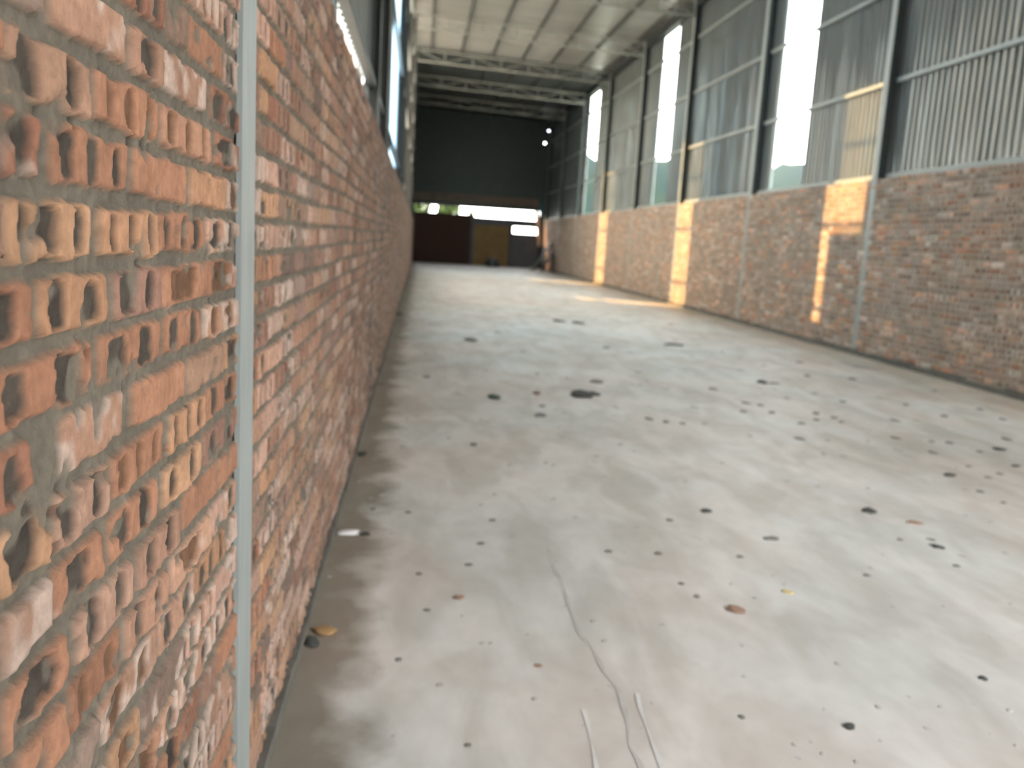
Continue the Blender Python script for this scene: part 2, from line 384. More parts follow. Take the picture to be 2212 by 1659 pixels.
def dulled(c, k, gain=1.0):
    c = np.array(c)
    g = c.mean() * 0.75 + 0.07
    return ((1 - k) * c + k * np.array((1.08, 0.98, 0.88)) * g) * gain
def brick_block(bricks, ya, yb, dy, za, zb, dz, seed, near):
    ny = max(2, int(round((yb - ya) / dy)) + 1); nz = max(2, int(round((zb - za) / dz)) + 1)
    Y = np.linspace(ya, yb, ny); Z = np.linspace(za, zb, nz)
    sy, sz = (yb - ya) / (ny - 1), (zb - za) / (nz - 1)
    def N(cm, k):                  # noise fixed in wall coordinates, so that blocks meet without a seam
        g = np.random.default_rng((seed % 1000) * 100 + k).uniform(-1, 1, (int((YB - Y0 + 3) / cm) + 4, int(3.6 / cm) + 4))
        a = (Y - (Y0 - 1)) / cm; c = (Z + 0.2) / cm
        iy, iz = a.astype(int), c.astype(int); fy, fz = (a - iy)[:, None], (c - iz)[None, :]
        fy = fy * fy * (3 - 2 * fy); fz = fz * fz * (3 - 2 * fz)
        return (g[np.ix_(iy, iz)] * (1 - fy) + g[np.ix_(iy + 1, iz)] * fy) * (1 - fz) + (g[np.ix_(iy, iz + 1)] * (1 - fy) + g[np.ix_(iy + 1, iz + 1)] * fy) * fz
    n1, n2, n3, n4 = N(0.05, 1), N(0.015, 2), N(0.25, 3), N(0.03, 4)
    n5 = N(0.02, 5)
    wav = N(1.2, 6)[:, :1] * 0.010
    hgt = -0.006 + 0.004 * n1 + 0.002 * n2
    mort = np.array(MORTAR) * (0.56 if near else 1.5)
    colr = mort[None, None, :] * (1 + 0.16 * n1 + 0.12 * n2 + 0.10 * n3)[:, :, None]
    JT = 0.0115
    for c, row in enumerate(bricks):
        zc0, zc1 = c * COURSE + JT, (c + 1) * COURSE - JT
        if zc1 < za - 0.02 or zc0 > zb + 0.02: continue
        i0, i1 = np.searchsorted(Z, zc0 - 0.02), np.searchsorted(Z, zc1 + 0.02)
        if i1 <= i0: continue
        for (b0, b1, t, k, u) in row:
            if b1 < ya or b0 > yb: continue
            j0, j1 = max(0, np.searchsorted(Y, b0 - 0.01)), np.searchsorted(Y, b1 + 0.01)
            if j1 <= j0: continue
            s = (slice(j0, j1), slice(i0, i1))
            yy = Y[j0:j1][:, None]; zz = Z[i0:i1][None, :] + wav[j0:j1]
            e = 0.0045 * n1[s] + 0.0025 * n2[s]
            dy_ = np.minimum(yy - b0, b1 - yy); dz_ = np.minimum(zz - (zc0 - 0.003 * u), (zc1 + 0.004 * (1 - u)) - zz)
            rad = 0.008
            din = np.minimum(np.minimum(dy_, dz_), rad - np.hypot(np.clip(rad - dy_, 0, None), np.clip(rad - dz_, 0, None))) + e
            soft = max(0.003, 0.7 * sz)
            mask = np.clip(din / soft + 0.5, 0, 1)
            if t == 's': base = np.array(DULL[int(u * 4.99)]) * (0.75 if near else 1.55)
            else:
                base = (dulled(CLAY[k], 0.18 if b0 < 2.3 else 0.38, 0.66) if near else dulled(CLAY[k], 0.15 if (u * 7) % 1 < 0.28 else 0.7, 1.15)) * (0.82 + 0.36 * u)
                if u > (0.62 if not near else 0.86): base = 0.45 * base + 0.55 * np.array(DULL[int(u * 97) % 5])
            cc = base[None, None, :] * (1 + 0.14 * n1[s] + 0.10 * n5[s])[:, :, None]
            pale = np.clip((n3[s] * 0.6 + n4[s] * 0.5 + (0.5 if k in (3, 7) else 0.0) - 0.55) * 3, 0, 0.75)[:, :, None]
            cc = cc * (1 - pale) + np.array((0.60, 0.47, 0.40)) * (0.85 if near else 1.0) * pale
            if not near and (u * 211) % 1 > 0.975 : cc = cc * 0.25 + np.array((0.72, 0.64, 0.56)) * 0.75
            h = 0.004 + 0.003 * (u - 0.5) * 2 + 0.0012 * n1[s]
            if t[0] == 'h':
                ns = int(t[1]); W = b1 - b0
                for q in range(ns):
                    cy = b0 + W * (q + 0.5) / ns + 0.004 * math.sin(q * 9 + u * 40)
                    a = (W / ns) * (0.25 if ns > 1 else 0.28) * (0.85 + 0.3 * ((u * 53 + q * 0.61) % 1)); bb = (zc1 - zc0) * (0.42 + 0.10 * ((u * 29 + q * 0.43) % 1))
                    ex = np.abs((yy - cy) / a) ** 2.6 + np.abs((zz - (zc0 + zc1) / 2) / bb) ** 4.0
                    sm = np.clip((1.0 - ex + 0.45 * n2[s] + 0.4 * n1[s]) * 2.2 + 0.2, 0, 1)
                    fillc = mort * (0.30 + 0.22 * ((u * 13 + q * 0.37) % 1)) * np.array((1.0, 0.96, 0.98))
                    if (u * 31 + q) % 1 > 0.8: fillc = np.array((0.13, 0.07, 0.04))
                    fillc = fillc[None, None, :] * (1 + 0.18 * n5[s])[:, :, None]
                    cc = cc * (1 - sm[:, :, None]) + fillc * sm[:, :, None]
                    h = h * (1 - sm) + (-0.005 + 0.003 * n5[s]) * sm
            smear = np.clip((n4[s] * 0.7 + n1[s] * 0.5 + n3[s] * 0.4 - (0.44 if near else 0.42)) * 5, 0, 1)
            mask = mask * (1 - smear * 0.9)
            mk = mask[:, :, None]
            colr[s] = colr[s] * (1 - mk) + cc * mk
            hgt[s] = hgt[s] * (1 - mask) + h * mask
    pit = np.clip((n2 + n5 * 0.8 - 1.05) * 6, 0, 1) if not near else np.clip((n1 * 0.9 + n5 * 0.6 + n2 * 0.3 - 0.98) * 6, 0, 1)
    colr = colr * (1 - 0.28 * np.clip(n3 + 0.3 * n1, 0, 1))[:, :, None]
    colr *= (1 - 0.6 * pit)[:, :, None]; hgt -= 0.006 * pit
    return Y, Z, hgt, np.clip(colr, 0.01, 0.9)

def brick_wall(name, xin, xout, yend, height, blocks, seed, near, top_wobble=0.012):
    """blocks: (ya, yb, dy, dz). inner face at xin looking towards the hall; body goes to xout."""
    sgn = 1 if xin > xout else -1          # direction towards the hall
    bl = brick_list(blocks[0][0], yend, seed, near)
    V, F, C = [], [], []; off = 0
    for bi, (ya, yb, dy, dz) in enumerate(blocks):
        if bi: ya = ya - 0.002
        Y, Z, hg, cl = brick_block(bl, ya, yb, dy, 0.0, height, dz, seed, near)
        ny, nz = len(Y), len(Z)
        zt = Z[None, :] + np.zeros((ny, 1))
        zt[:, -1] += (vnoise(ny, 2, max(1.01, 0.12 / dy), 5, seed + bi)[:, 0]) * top_wobble
        X = xin + sgn * hg
        v = np.stack([X, np.repeat(Y[:, None], nz, 1), zt], -1).reshape(-1, 3)
        i = np.arange(ny - 1)[:, None] * nz + np.arange(nz - 1)[None, :]
        q = np.stack([i, i + nz, i + nz + 1, i + 1], -1).reshape(-1, 4)
        if sgn < 0: q = q[:, ::-1]
        V.append(v); F.append(q + off); C.append(cl.reshape(-1, 3)); off += len(v)
        # top strip back to the outer face
        tv = v.reshape(ny, nz, 3)[:, -1].copy(); ov = tv.copy(); ov[:, 0] = xout
        V += [tv, ov]; cc = np.tile(np.array(MORTAR) * 1.1, (ny, 1)); C += [cl[:, -1], cc]
        k = np.arange(ny - 1); q2 = np.stack([k, k + 1, k + 1 + ny, k + ny], -1)
        if sgn < 0: q2 = q2[:, ::-1]
        F.append(q2 + off); off += 2 * ny
    ya, yb = blocks[0][0], blocks[-1][1]
    bx = np.array([(xin - sgn * 0.03, ya, 0), (xin - sgn * 0.03, yb, 0), (xout, yb, 0), (xout, ya, 0),
                   (xin - sgn * 0.03, ya, height - 0.03), (xin - sgn * 0.03, yb, height - 0.03), (xout, yb, height - 0.0), (xout, ya, height - 0.0)], float)
    V.append(bx); C.append(np.tile(np.array(MORTAR), (8, 1)))
    F.append(np.array([(0, 1, 5, 4), (1, 2, 6, 5), (2, 3, 7, 6), (3, 0, 4, 7), (4, 5, 6, 7)]) + off)
    V = np.concatenate(V); F = np.concatenate(F).astype(np.int32); C = np.concatenate(C)
    me = bpy.data.meshes.new(name)
    me.vertices.add(len(V)); me.vertices.foreach_set('co', V.astype(np.float32).ravel())
    me.loops.add(F.size); me.loops.foreach_set('vertex_index', F.ravel())
    me.polygons.add(len(F)); me.polygons.foreach_set('loop_start', np.arange(0, F.size, 4, dtype=np.int32))
    me.polygons.foreach_set('use_smooth', np.ones(len(F), bool))
    me.update(calc_edges=True)
    at = me.color_attributes.new('pattern', 'FLOAT_COLOR', 'POINT')
    at.data.foreach_set('color', np.concatenate([C, np.ones((len(C), 1))], 1).astype(np.float32).ravel())
    me.materials.append(M_BRICK); me.validate()
    o = bpy.data.objects.new(name, me); COL.objects.link(o)
    return struct(o)

brick_wall('wall_left', XL, XLS, YB, HL,
           [(Y0, 0.6, 0.02, 0.02), (0.6, 2.7, 0.0045, 0.0045), (2.7, 6.0, 0.010, 0.008), (6.0, 16.0, 0.025, 0.012), (16.0, YB, 0.06, 0.02)], 3, True, 0.02)
brick_wall('wall_right', XR, XRS, YB, HR,
           [(Y0, 7.8, 0.03, 0.02), (7.8, 20.0, 0.012, 0.011), (20.0, YB, 0.03, 0.018)], 5, False)

# dark plinths at the foot of the walls
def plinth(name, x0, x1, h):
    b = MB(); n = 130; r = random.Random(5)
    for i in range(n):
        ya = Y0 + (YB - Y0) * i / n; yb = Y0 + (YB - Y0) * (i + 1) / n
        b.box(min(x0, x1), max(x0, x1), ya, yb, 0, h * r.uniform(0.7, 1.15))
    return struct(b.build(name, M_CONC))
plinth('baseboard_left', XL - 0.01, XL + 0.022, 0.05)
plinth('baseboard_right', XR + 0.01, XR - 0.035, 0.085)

# ------------------------------------------------------------------ corrugated sheeting
PITCH = 0.15
def corrugated(name, xp, sgn, ya, yb, z0, z1, m, parent=None, depth=0.034, pitch=PITCH, zslope=None):
    """sheet in the plane x=xp between ya..yb, ribs towards sgn; z1 may be a function of y."""
    b = MB(); prof = []
    y = math.floor(ya / pitch) * pitch
    while y < yb:
        for (t, d) in ((0.0, 0), (0.30, 0), (0.42, 1), (0.80, 1), (0.92, 0)):
            yy = y + t * pitch
            if ya <= yy <= yb: prof.append((yy, d))
        y += pitch
    prof = [(ya, 0)] + prof + [(yb, 0)]
    rj = random.Random(int(ya * 31) + (7 if sgn > 0 else 0))
    nz = max(2, int((z1 - z0) / 0.45) + 1)
    for (yy, d) in prof:
        w = rj.uniform(-0.002, 0.002); wy = rj.uniform(-0.004, 0.004)
        for q in range(nz):
            z = z0 + (z1 - z0) * q / (nz - 1)
            w2 = w + rj.uniform(-0.0012, 0.0012) + 0.002 * mnoise.noise(Vector((yy * 0.8, z * 0.9, 3)))
            b.v.append((xp + sgn * (depth * d + w2), yy + (wy + rj.uniform(-0.002, 0.002) if 0 < yy - ya and yy < yb else 0), z))
    for i in range(len(prof) - 1):
        for q in range(nz - 1):
            k = nz * i + q; b.f.append((k, k + nz, k + nz + 1, k + 1))
    me_o = b.build(name, m, parent)
    md = me_o.modifiers.new('sheet_thickness', 'SOLIDIFY'); md.thickness = 0.0015
    return me_o

WINR = [(11.08, 12.12), (17.42, 18.5), (25.0, 26.4)]            # clear strips in the right wall (in eye heights)
WINL = [(11.20, 12.15), (17.27, 18.2), (24.35, 25.42)]
MILKY = [(8.2, 10.8), (13.0, 16.6), (18.9, 23.6)]
ZTR = z_roof(XRS) - 0.02; ZTL = z_roof(XLS) - 0.02
ZSR = HR + 0.015
def side_sheets(base, xp, sgn, wins, zt, sills, dark_from):
    """sheets between the windows; sills: list of (ya, yb, z0)"""
    n = 0; cuts = [Y0]
    for a, b in wins: cuts += [a * H, b * H]
    cuts.append(YB)
    root = bpy.data.objects.new(base, None); COL.objects.link(root); struct(root)
    for i in range(0, len(cuts), 2):
        a, b = cuts[i], cuts[i + 1]
        for (sa, sb, z0) in sills:
            p, q = max(a, sa), min(b, sb)
            if q - p < 0.01: continue
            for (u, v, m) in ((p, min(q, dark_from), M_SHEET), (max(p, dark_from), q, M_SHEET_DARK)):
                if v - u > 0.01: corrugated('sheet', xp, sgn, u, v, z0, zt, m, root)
    return root
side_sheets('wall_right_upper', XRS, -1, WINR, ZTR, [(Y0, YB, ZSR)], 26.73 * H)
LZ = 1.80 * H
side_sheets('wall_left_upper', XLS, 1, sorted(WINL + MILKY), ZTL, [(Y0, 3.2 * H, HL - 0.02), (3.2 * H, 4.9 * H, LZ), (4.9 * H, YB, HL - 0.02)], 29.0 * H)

wi = 1
for (wins, xp, z0, zt, side) in ((WINR, XRS, ZSR, ZTR, 1), (WINL, XLS, HL, ZTL, -1)):
    for a, b in wins:
        w = bpy.data.objects.new('window_%d' % wi, None); COL.objects.link(w); struct(w); w.location = (xp, (a + b) / 2 * H, z0)
        wi += 1
        top = zt - (0.45 if side < 0 else 0.30)
        pane = MB().box(xp - 0.003, xp + 0.003, a * H, b * H, z0, top).build('pane', M_CLEAR)
        head = MB().box(xp - 0.02, xp + 0.02, a * H - 0.02, b * H + 0.02, top, zt).build('head_panel', M_SHEET)
        jam = MB().box(xp - 0.012, xp + 0.012, a * H - 0.03, a * H, z0, top).box(xp - 0.012, xp + 0.012, b * H, b * H + 0.03, z0, top).build('frame', M_STEEL)
        for c in (pane, head, jam):
            c.parent = w; c.matrix_parent_inverse = Matrix.Translation(-Vector(w.location))


# milky left-wall panels; beyond the pale strip, unseen ones added to light the hall
def milky():
    m = bpy.data.materials.new('milky_fibreglass'); m.use_nodes = True
    nt = m.node_tree; nt.nodes.clear()
    o = nt.nodes.new('ShaderNodeOutputMaterial'); mx = nt.nodes.new('ShaderNodeMixShader')
    t = nt.nodes.new('ShaderNodeBsdfTranslucent'); d = nt.nodes.new('ShaderNodeBsdfDiffuse')
    t.inputs[0].default_value = (0.90, 0.89, 0.855, 1); d.inputs[0].default_value = (0.52, 0.52, 0.50, 1)
    mx.inputs[0].default_value = 0.35
    nt.links.new(t.outputs[0], mx.inputs[1]); nt.links.new(d.outputs[0], mx.inputs[2]); nt.links.new(mx.outputs[0], o.inputs[0])
    return m
M_MILKY = milky()
M_MILKY_BLUE = milky()
M_MILKY_BLUE.node_tree.nodes['Translucent BSDF'].inputs[0].default_value = (0.62, 0.80, 0.95, 1)  # pane in view, its tint blued to offset the warm sun
for (a, b) in MILKY:
    w = bpy.data.objects.new('window_%d' % wi, None); COL.objects.link(w); struct(w); wi += 1
    MB().box(XLS - 0.003, XLS + 0.003, a * H, b * H, HL - 0.02, ZTL).build('pane', M_MILKY_BLUE if a < 9 else M_MILKY, w)

# ------------------------------------------------------------------ columns
ORD = ['first', 'second', 'third', 'fourth', 'fifth', 'sixth', 'seventh', 'eighth', 'ninth', 'tenth']
def column(x_in, sgn, y, ztop, label, group, name='steel_column', depth=0.2, wid=0.15, fm=None):
    fm = fm or M_STEEL
    root = empty(name, (x_in, y, 0), label, 'column', group)
    a, b = 0.0, sgn * depth           # local x: inner flange at 0
    t = 0.012 * sgn
    h = wid / 2
    MB().box(*sorted((a, a + t)), -h, h, 0, ztop).build('inner_flange', fm, root)
    MB().box(*sorted((a + t, b - t)), -0.006, 0.006, 0, ztop).build('web', M_STEEL_DARK if sgn > 0 else M_STEEL_MID, root)  # recessed parts of the column: their shade is put into a darker steel
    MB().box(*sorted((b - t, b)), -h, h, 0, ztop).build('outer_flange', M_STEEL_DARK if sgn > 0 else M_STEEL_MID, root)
    return root
for i, y in enumerate(RCOL[:-1] if False else RCOL):
    if y > YB - 0.3: y = YB - 0.12
    vis = i - 2
    if vis < 0: lab = 'galvanised steel column of the right wall outside the view, %s from the open front' % ORD[i]
    elif vis == 0: lab = 'nearest galvanised steel column on the right brick wall, right of the warm sunlit patch'
    elif vis == 1: lab = 'galvanised steel column left of the widest bright window strip on the right wall'
    elif vis == 7: lab = 'steel column in the dark far right corner of the hall'
    else: lab = 'galvanised steel column on the right wall, %s one counted from the nearest' % ORD[vis]
    c = column(XR - 0.004, 1, y, z_chord(XR) + 0.02, lab, 'steel columns along the right wall')
for i, y in enumerate(LCOL):
    if y > YB - 0.3: y = YB - 0.12
    if i == 0: lab = 'thin pale steel column edge set in the near left brick wall'
    elif i == 1: lab = 'grey steel column rising behind the left brick wall, nearest above its top edge'
    elif i == 2: lab = 'grey steel column on the left wall just before the pale vertical window strip'
    else: lab = 'steel column on the left wall beyond the pale window strip, %s of those' % ORD[i - 3]
    if i == 0:
        zt = z_chord(XL)
        c = column(XL + 0.008, -1, y, zt, lab, 'steel columns along the left wall', depth=0.11)
    else:
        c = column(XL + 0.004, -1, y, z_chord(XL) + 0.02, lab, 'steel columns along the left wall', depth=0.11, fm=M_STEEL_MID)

# ------------------------------------------------------------------ wall rails (girts) between columns
def rail(x, ya, yb, z, label, group, hgt=0.06, dep=0.06, m=M_STEEL):
    # open C section
    t = 0.004; s = 1 if x > 0 else -1
    prof = [(0, 0), (dep, 0), (dep, 0.018), (dep - t, 0.018), (dep - t, t), (t, t), (t, hgt - t), (dep - t, hgt - t), (dep - t, hgt - 0.018), (dep, hgt - 0.018), (dep, hgt), (0, hgt)]
    poly = [(s * u, v) for (u, v) in prof]
    o = MB().prism(poly, 'y', 0, yb - ya).build('wall_rail', m, None, loc=(x, ya, z))
    return tag(o, label, 'rail', group)
RZ = [0.93, 1.865, 2.835, 3.80]
rows = ['sill', 'second', 'third', 'top']
for side, cols, xx in (('right', RCOL, XRS - 0.0885), ('left', LCOL, XLS + 0.0885)):
    ends = [Y0] + [min(c, YB - 0.12) for c in cols]
    for b in range(len(ends) - 1):
        ya, yb = ends[b] + 0.08, ends[b + 1] - 0.08
        if yb - ya < 0.3: continue
        for j, z in enumerate(RZ):
            if side == 'left':
                if b == 0: continue
            zz = (1 + z) * H - 0.03
            if j == 0 and side == 'right': zz = HR + 0.012
            if j == 0 and side == 'left': zz = 1.775 * H
            hid = 2 if side == 'right' else 1
            where = ('in the %s bay in view' % ORD[b - hid]) if b >= hid else ('in the %s bay from the open front' % ORD[b])
            row = ('lowest above the brick' if j == 0 else '%s rail up' % ORD[j])
            rail(xx, ya, yb, zz, '%s wall steel rail %s, %s' % (side, where, row), 'wall rails on the %s sheeting' % side,
                 0.075 if (j == 0 and side == 'right') else 0.06, m=(M_STEEL_DARK if (j == 0 and side == 'left') else M_STEEL))

# ------------------------------------------------------------------ unseen front gable, added and its opening shaped to cut the daylight
fw = bpy.data.objects.new('added_wall_front', None); COL.objects.link(fw); struct(fw); fw.location = (0, Y0, 0)
b = MB(); x = XLS
while x < XRS:
    b.box(x, min(x + 0.19, XRS), -0.05, -0.02, 4.3 if x > 1.6 else 0.0, z_roof(x) + 0.03)
    x += 0.19
b.box(XLS, XRS, -0.06, 0.06, 4.2, 4.36).box(1.6, 1.78, -0.06, 0.06, 0, 4.2)
b.build('upper_sheeting', M_SHEET, fw)

# ------------------------------------------------------------------ roof: sheets, purlins, trusses, eave beams
def roof(name, ya, yb, m):
    b = MB(); k = 0
    xa, xb = XLS - 0.05, XRS + 0.05
    b.v = [(xa, ya, z_roof(xa)), (xb, ya, z_roof(xb)), (xb, yb, z_roof(xb)), (xa, yb, z_roof(xa)),
           (xa, ya, z_roof(xa) + 0.05), (xb, ya, z_roof(xb) + 0.05), (xb, yb, z_roof(xb) + 0.05), (xa, yb, z_roof(xa) + 0.05)]
    b.f = [(0, 3, 2, 1), (4, 5, 6, 7), (0, 1, 5, 4), (1, 2, 6, 5), (2, 3, 7, 6), (3, 0, 4, 7)]
    return b.build(name, m)
YD = 23.4 * H
ADDED_SKYLIGHTS = [(2.6, 4.2), (6.2, 7.8), (9.8, 11.4)]  # unseen roof panels, added to light the middle of the floor
SKX = (2.2, 6.6)
c1 = struct(roof('ceiling', Y0, ADDED_SKYLIGHTS[0][0], M_ROOF))
cuts = [q for p in ADDED_SKYLIGHTS for q in p] + [YD]
xa_, xb_ = XLS - 0.05, XRS + 0.05
def roof_piece(x0, x1, ya, yb, m, name, th=0.05):
    b = MB()
    b.v = [(x0, ya, z_roof(x0)), (x1, ya, z_roof(x1)), (x1, yb, z_roof(x1)), (x0, yb, z_roof(x0)),
           (x0, ya, z_roof(x0) + th), (x1, ya, z_roof(x1) + th), (x1, yb, z_roof(x1) + th), (x0, yb, z_roof(x0) + th)]
    b.f = [(0, 3, 2, 1), (4, 5, 6, 7), (0, 1, 5, 4), (1, 2, 6, 5), (2, 3, 7, 6), (3, 0, 4, 7)]
    return b.build(name, m)
for k in range(len(ADDED_SKYLIGHTS)):
    ya, yb = ADDED_SKYLIGHTS[k]
    for o in (roof_piece(xa_, SKX[0], ya, yb, M_ROOF, 'lined_sheet'), roof_piece(SKX[1], xb_, ya, yb, M_ROOF, 'lined_sheet'),
              roof_piece(xa_, xb_, yb, cuts[2 * k + 2], M_ROOF, 'lined_sheet')): o.parent = c1
    w = bpy.data.objects.new('window_%d' % wi, None); COL.objects.link(w); struct(w); wi += 1  # added milky roof pane, out of view, there for its light
    roof_piece(SKX[0], SKX[1], ya, yb, M_MILKY, 'pane', 0.006).parent = w
c2 = roof('unlined_roof', YD, YB + 0.1, M_ROOF_DARK); c2.parent = c1
# seams of the foil lining run across the hall
sm = MB()
yy = 1.0
while yy < YD:
    if yy < 12.4: yy += 1.15; continue
    xa, xb = XLS, XRS
    k = len(sm.v); w = 0.05; d = 0.012
    sm.v += [(xa, yy - w, z_roof(xa) - 0.001), (xb, yy - w, z_roof(xb) - 0.001), (xb, yy, z_roof(xb) - d), (xa, yy, z_roof(xa) - d), (xb, yy + w, z_roof(xb) - 0.001), (xa, yy + w, z_roof(xa) - 0.001)]
    sm.f += [(k, k + 3, k + 2, k + 1), (k + 3, k + 5, k + 4, k + 2)]
    yy += 1.15
sm.build('lining_seam', M_ROOF, c1)

PX = [0.10, 0.87, 1.65, 2.42, 3.18, 3.92, 4.6]
for i, x in enumerate(PX):
    xx = x * H; z = z_chord(xx) + 0.02 * H
    hgt = 0.085 * H - 0.0; t = 0.005
    o = MB().box(-0.03, 0.03, 0, YB - 0.1 - Y0, hgt - t, hgt).box(-0.03, -0.03 + t, 0, YB - 0.1 - Y0, 0, hgt).box(-0.03, 0.03, 0, YB - 0.1 - Y0, 0, t).build('roof_purlin', M_PURLIN, None, loc=(xx, Y0, z))
    tag(o, 'long steel roof purlin running the length of the hall, %s from the left wall' % ORD[i], 'purlin', 'roof purlins')

def truss(y, label):
    root = empty('roof_truss', (0, y, 0), label, 'truss', 'roof trusses')
    xa, xb = XL - 0.02, XR + 0.02
    D = 0.27 * H
    MB().bar((xa, 0, z_chord(xa)), (xb, 0, z_chord(xb)), 0.05, 0.05).build('top_chord', M_TRUSS, root)
    MB().bar((xa, 0, z_chord(xa) - D), (xb, 0, z_chord(xb) - D), 0.05, 0.05).build('bottom_chord', M_TRUSS, root)
    n = 7
    for i in range(n + 1):
        x = xa + (xb - xa) * i / n; x = min(max(x, xa + 0.05), xb - 0.05)
        MB().bar((x, 0, z_chord(x) - D + 0.02), (x, 0, z_chord(x) - 0.02), 0.032, 0.032).build('vertical_strut', M_TRUSS, root)
        if i < n:
            x2 = xa + (xb - xa) * (i + 1) / n
            p, q = ((x, z_chord(x) - 0.02), (x2, z_chord(x2) - D + 0.02)) if (i % 2 == 0) else ((x, z_chord(x) - D + 0.02), (x2, z_chord(x2) - 0.02))
            MB().bar((p[0], 0, p[1]), (q[0], 0, q[1]), 0.028, 0.028).build('diagonal_brace', M_TRUSS, root)
    return root
for i, y in enumerate(RCOL):
    if y > YB - 0.3: continue
    v = i - 5
    if v < 0: lab = 'lattice roof truss above the picture, %s from the open front' % ORD[i]
    elif v == 0: lab = 'dark lattice roof truss cut by the top edge of the picture'
    elif v == 3: lab = 'pale lattice roof truss standing out against the dark far end'
    else: lab = 'lattice roof truss, %s behind the one cut by the top edge' % ORD[v - 1]
    truss(y, lab)
for nm, x, lab in (('right', XR + 0.09, 'dark eave beam under the roof along the right wall'), ('left', XL - 0.09, 'eave beam under the roof along the left wall')):
    o = MB().box(-0.06, 0.06, 0, YB - 0.2 - Y0, -0.10, 0.10).build('eave_beam', M_STEEL_DARK if nm == 'right' else M_STEEL, None, loc=(x, Y0, z_chord(x) - 0.05))
    tag(o, lab, 'beam')

# ------------------------------------------------------------------ far gable
zg = 2.30 * H
gw = bpy.data.objects.new('wall_back', None); COL.objects.link(gw); struct(gw); gw.location = (0, YB, 0)
def gb(name, x0, x1, z0, z1, m, y=0.0, t=0.06):
    return MB().box(x0 * H, x1 * H, y, y + t, z0 * H, z1 * H).build(name, m, gw)
b = MB()                                     # dark sheeting with ribs
x = XLS
while x < XRS:
    b.box(x, min(x + 0.19, XRS), 0.02, 0.05, 2.62 * H, z_roof(x) + 0.03)
    b.box(x + 0.06, min(x + 0.12, XRS), -0.005, 0.02, 2.62 * H, z_roof(x + 0.12) + 0.03)
    x += 0.19
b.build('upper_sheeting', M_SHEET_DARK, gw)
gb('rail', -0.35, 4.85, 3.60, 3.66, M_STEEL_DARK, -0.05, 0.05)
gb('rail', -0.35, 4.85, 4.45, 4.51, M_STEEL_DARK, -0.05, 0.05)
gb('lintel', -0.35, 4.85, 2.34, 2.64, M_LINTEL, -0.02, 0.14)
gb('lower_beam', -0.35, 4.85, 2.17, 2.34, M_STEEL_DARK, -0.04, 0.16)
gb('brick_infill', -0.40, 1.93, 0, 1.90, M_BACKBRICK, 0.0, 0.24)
gb('post', 1.93, 2.04, 0, 1.90, M_BLUEGREY, -0.02, 0.2)
gb('header_panel', 2.04, 4.62, 1.55, 1.82, M_BLUEGREY, 0.0, 0.1)
gb('post', 3.40, 3.50, 0, 1.55, M_STEEL_DARK, 0.0, 0.1)
gb('post', 4.55, 4.90, 0, 2.2, M_STEEL_DARK, 0.02, 0.1)
d1 = struct(MB().box(2.04 * H, 3.40 * H, 0.02, 0.08, 0.0, 1.55 * H).build('door_1', M_YELLOW, None, loc=(0, YB, 0)))
MB().box(3.30 * H, 3.32 * H, -0.02, 0.02, 0.72 * H, 0.84 * H).build('handle', M_BLACK, d1)
d2 = struct(MB().box(3.50 * H, 4.55 * H, 0.02, 0.08, 0.0, 1.30 * H).box(3.50 * H, 3.54 * H, 0.02, 0.08, 1.30 * H, 1.55 * H).build('door_2', M_BLUEGREY, None, loc=(0, YB, 0)))
MB().box(3.60 * H, 3.62 * H, -0.02, 0.02, 0.72 * H, 0.84 * H).build('handle', M_BLACK, d2)

# thin stay rods hanging in front of the gable
for x, z0, z1, lab in ((0.45, 2.0, 3.1, 'thin dark vertical rod in front of the far opening, left one'),):
    o = MB().tube((x * H, YB - 0.025, z0 * H), (x * H, YB - 0.025, z1 * H), 0.02, 8).build('stay_rod', M_STEEL_DARK); tag(o, lab, 'rod')
o = MB().tube((0, 0, 2.05 * H), (0, 0, 2.62 * H), 0.07, 14).build('teal_pipe', M_TEAL, None, True, loc=(4.60 * H, YB - 0.09, 0))
tag(o, 'short teal pipe hanging in the far right corner', 'pipe')

# two lit lamps in the dark corner
for (x, y, z, lab) in ((4.50, 33.3, 4.67, 'brighter lower round lamp in the dark far right corner'), (4.62, 33.3, 5.12, 'fainter upper round lamp in the dark far right corner')):
    r = empty('lamp', (x * H, y * H, z * H), lab, 'lamp', 'lamps in the far corner')
    R_ = 0.042 if z < 5 else 0.026
    MB().tube((0, 0, 0), (0, 0.10, 0), R_ + 0.02, 14, R_).build('housing', M_BLACK, r, True)
    MB().tube((0, -0.012, 0), (0, 0, 0), R_, 14).build('lens', M_LAMP, r)
    MB().tube((0, 0.10, 0), (0, (YB - y * H), 0), 0.012, 8).build('bracket', M_BLACK, r)

# pale pink curved shape by the right edge of the far opening
b = MB(); n = 14; pts = []
for i in range(n + 1):
    t = i / n; z = (2.20 - 1.35 * t) * H; x = (4.42 + 0.10 * math.sin(t * 1.6) + 0.05 * t) * H; w = 0.075 * (1 - 0.35 * t) * H
    pts.append((x, z, w))
for (x, z, w) in pts: b.v += [(x - w, -0.02, z), (x + w, -0.06, z), (x + w, 0.01, z), (x - w, 0.05, z)]
for i in range(n):
    k = 4 * i
    for a in range(4): b.f.append((k + a, k + (a + 1) % 4, k + 4 + (a + 1) % 4, k + 4 + a))
b.f += [(0, 1, 2, 3), (4 * n, 4 * n + 1, 4 * n + 2, 4 * n + 3)]
o = b.build('pink_curve', M_PINK, None, True, loc=(0, YB - 0.08, 0)); tag(o, 'pale pink curved shape hanging at the right edge of the far opening', 'curved_shape')
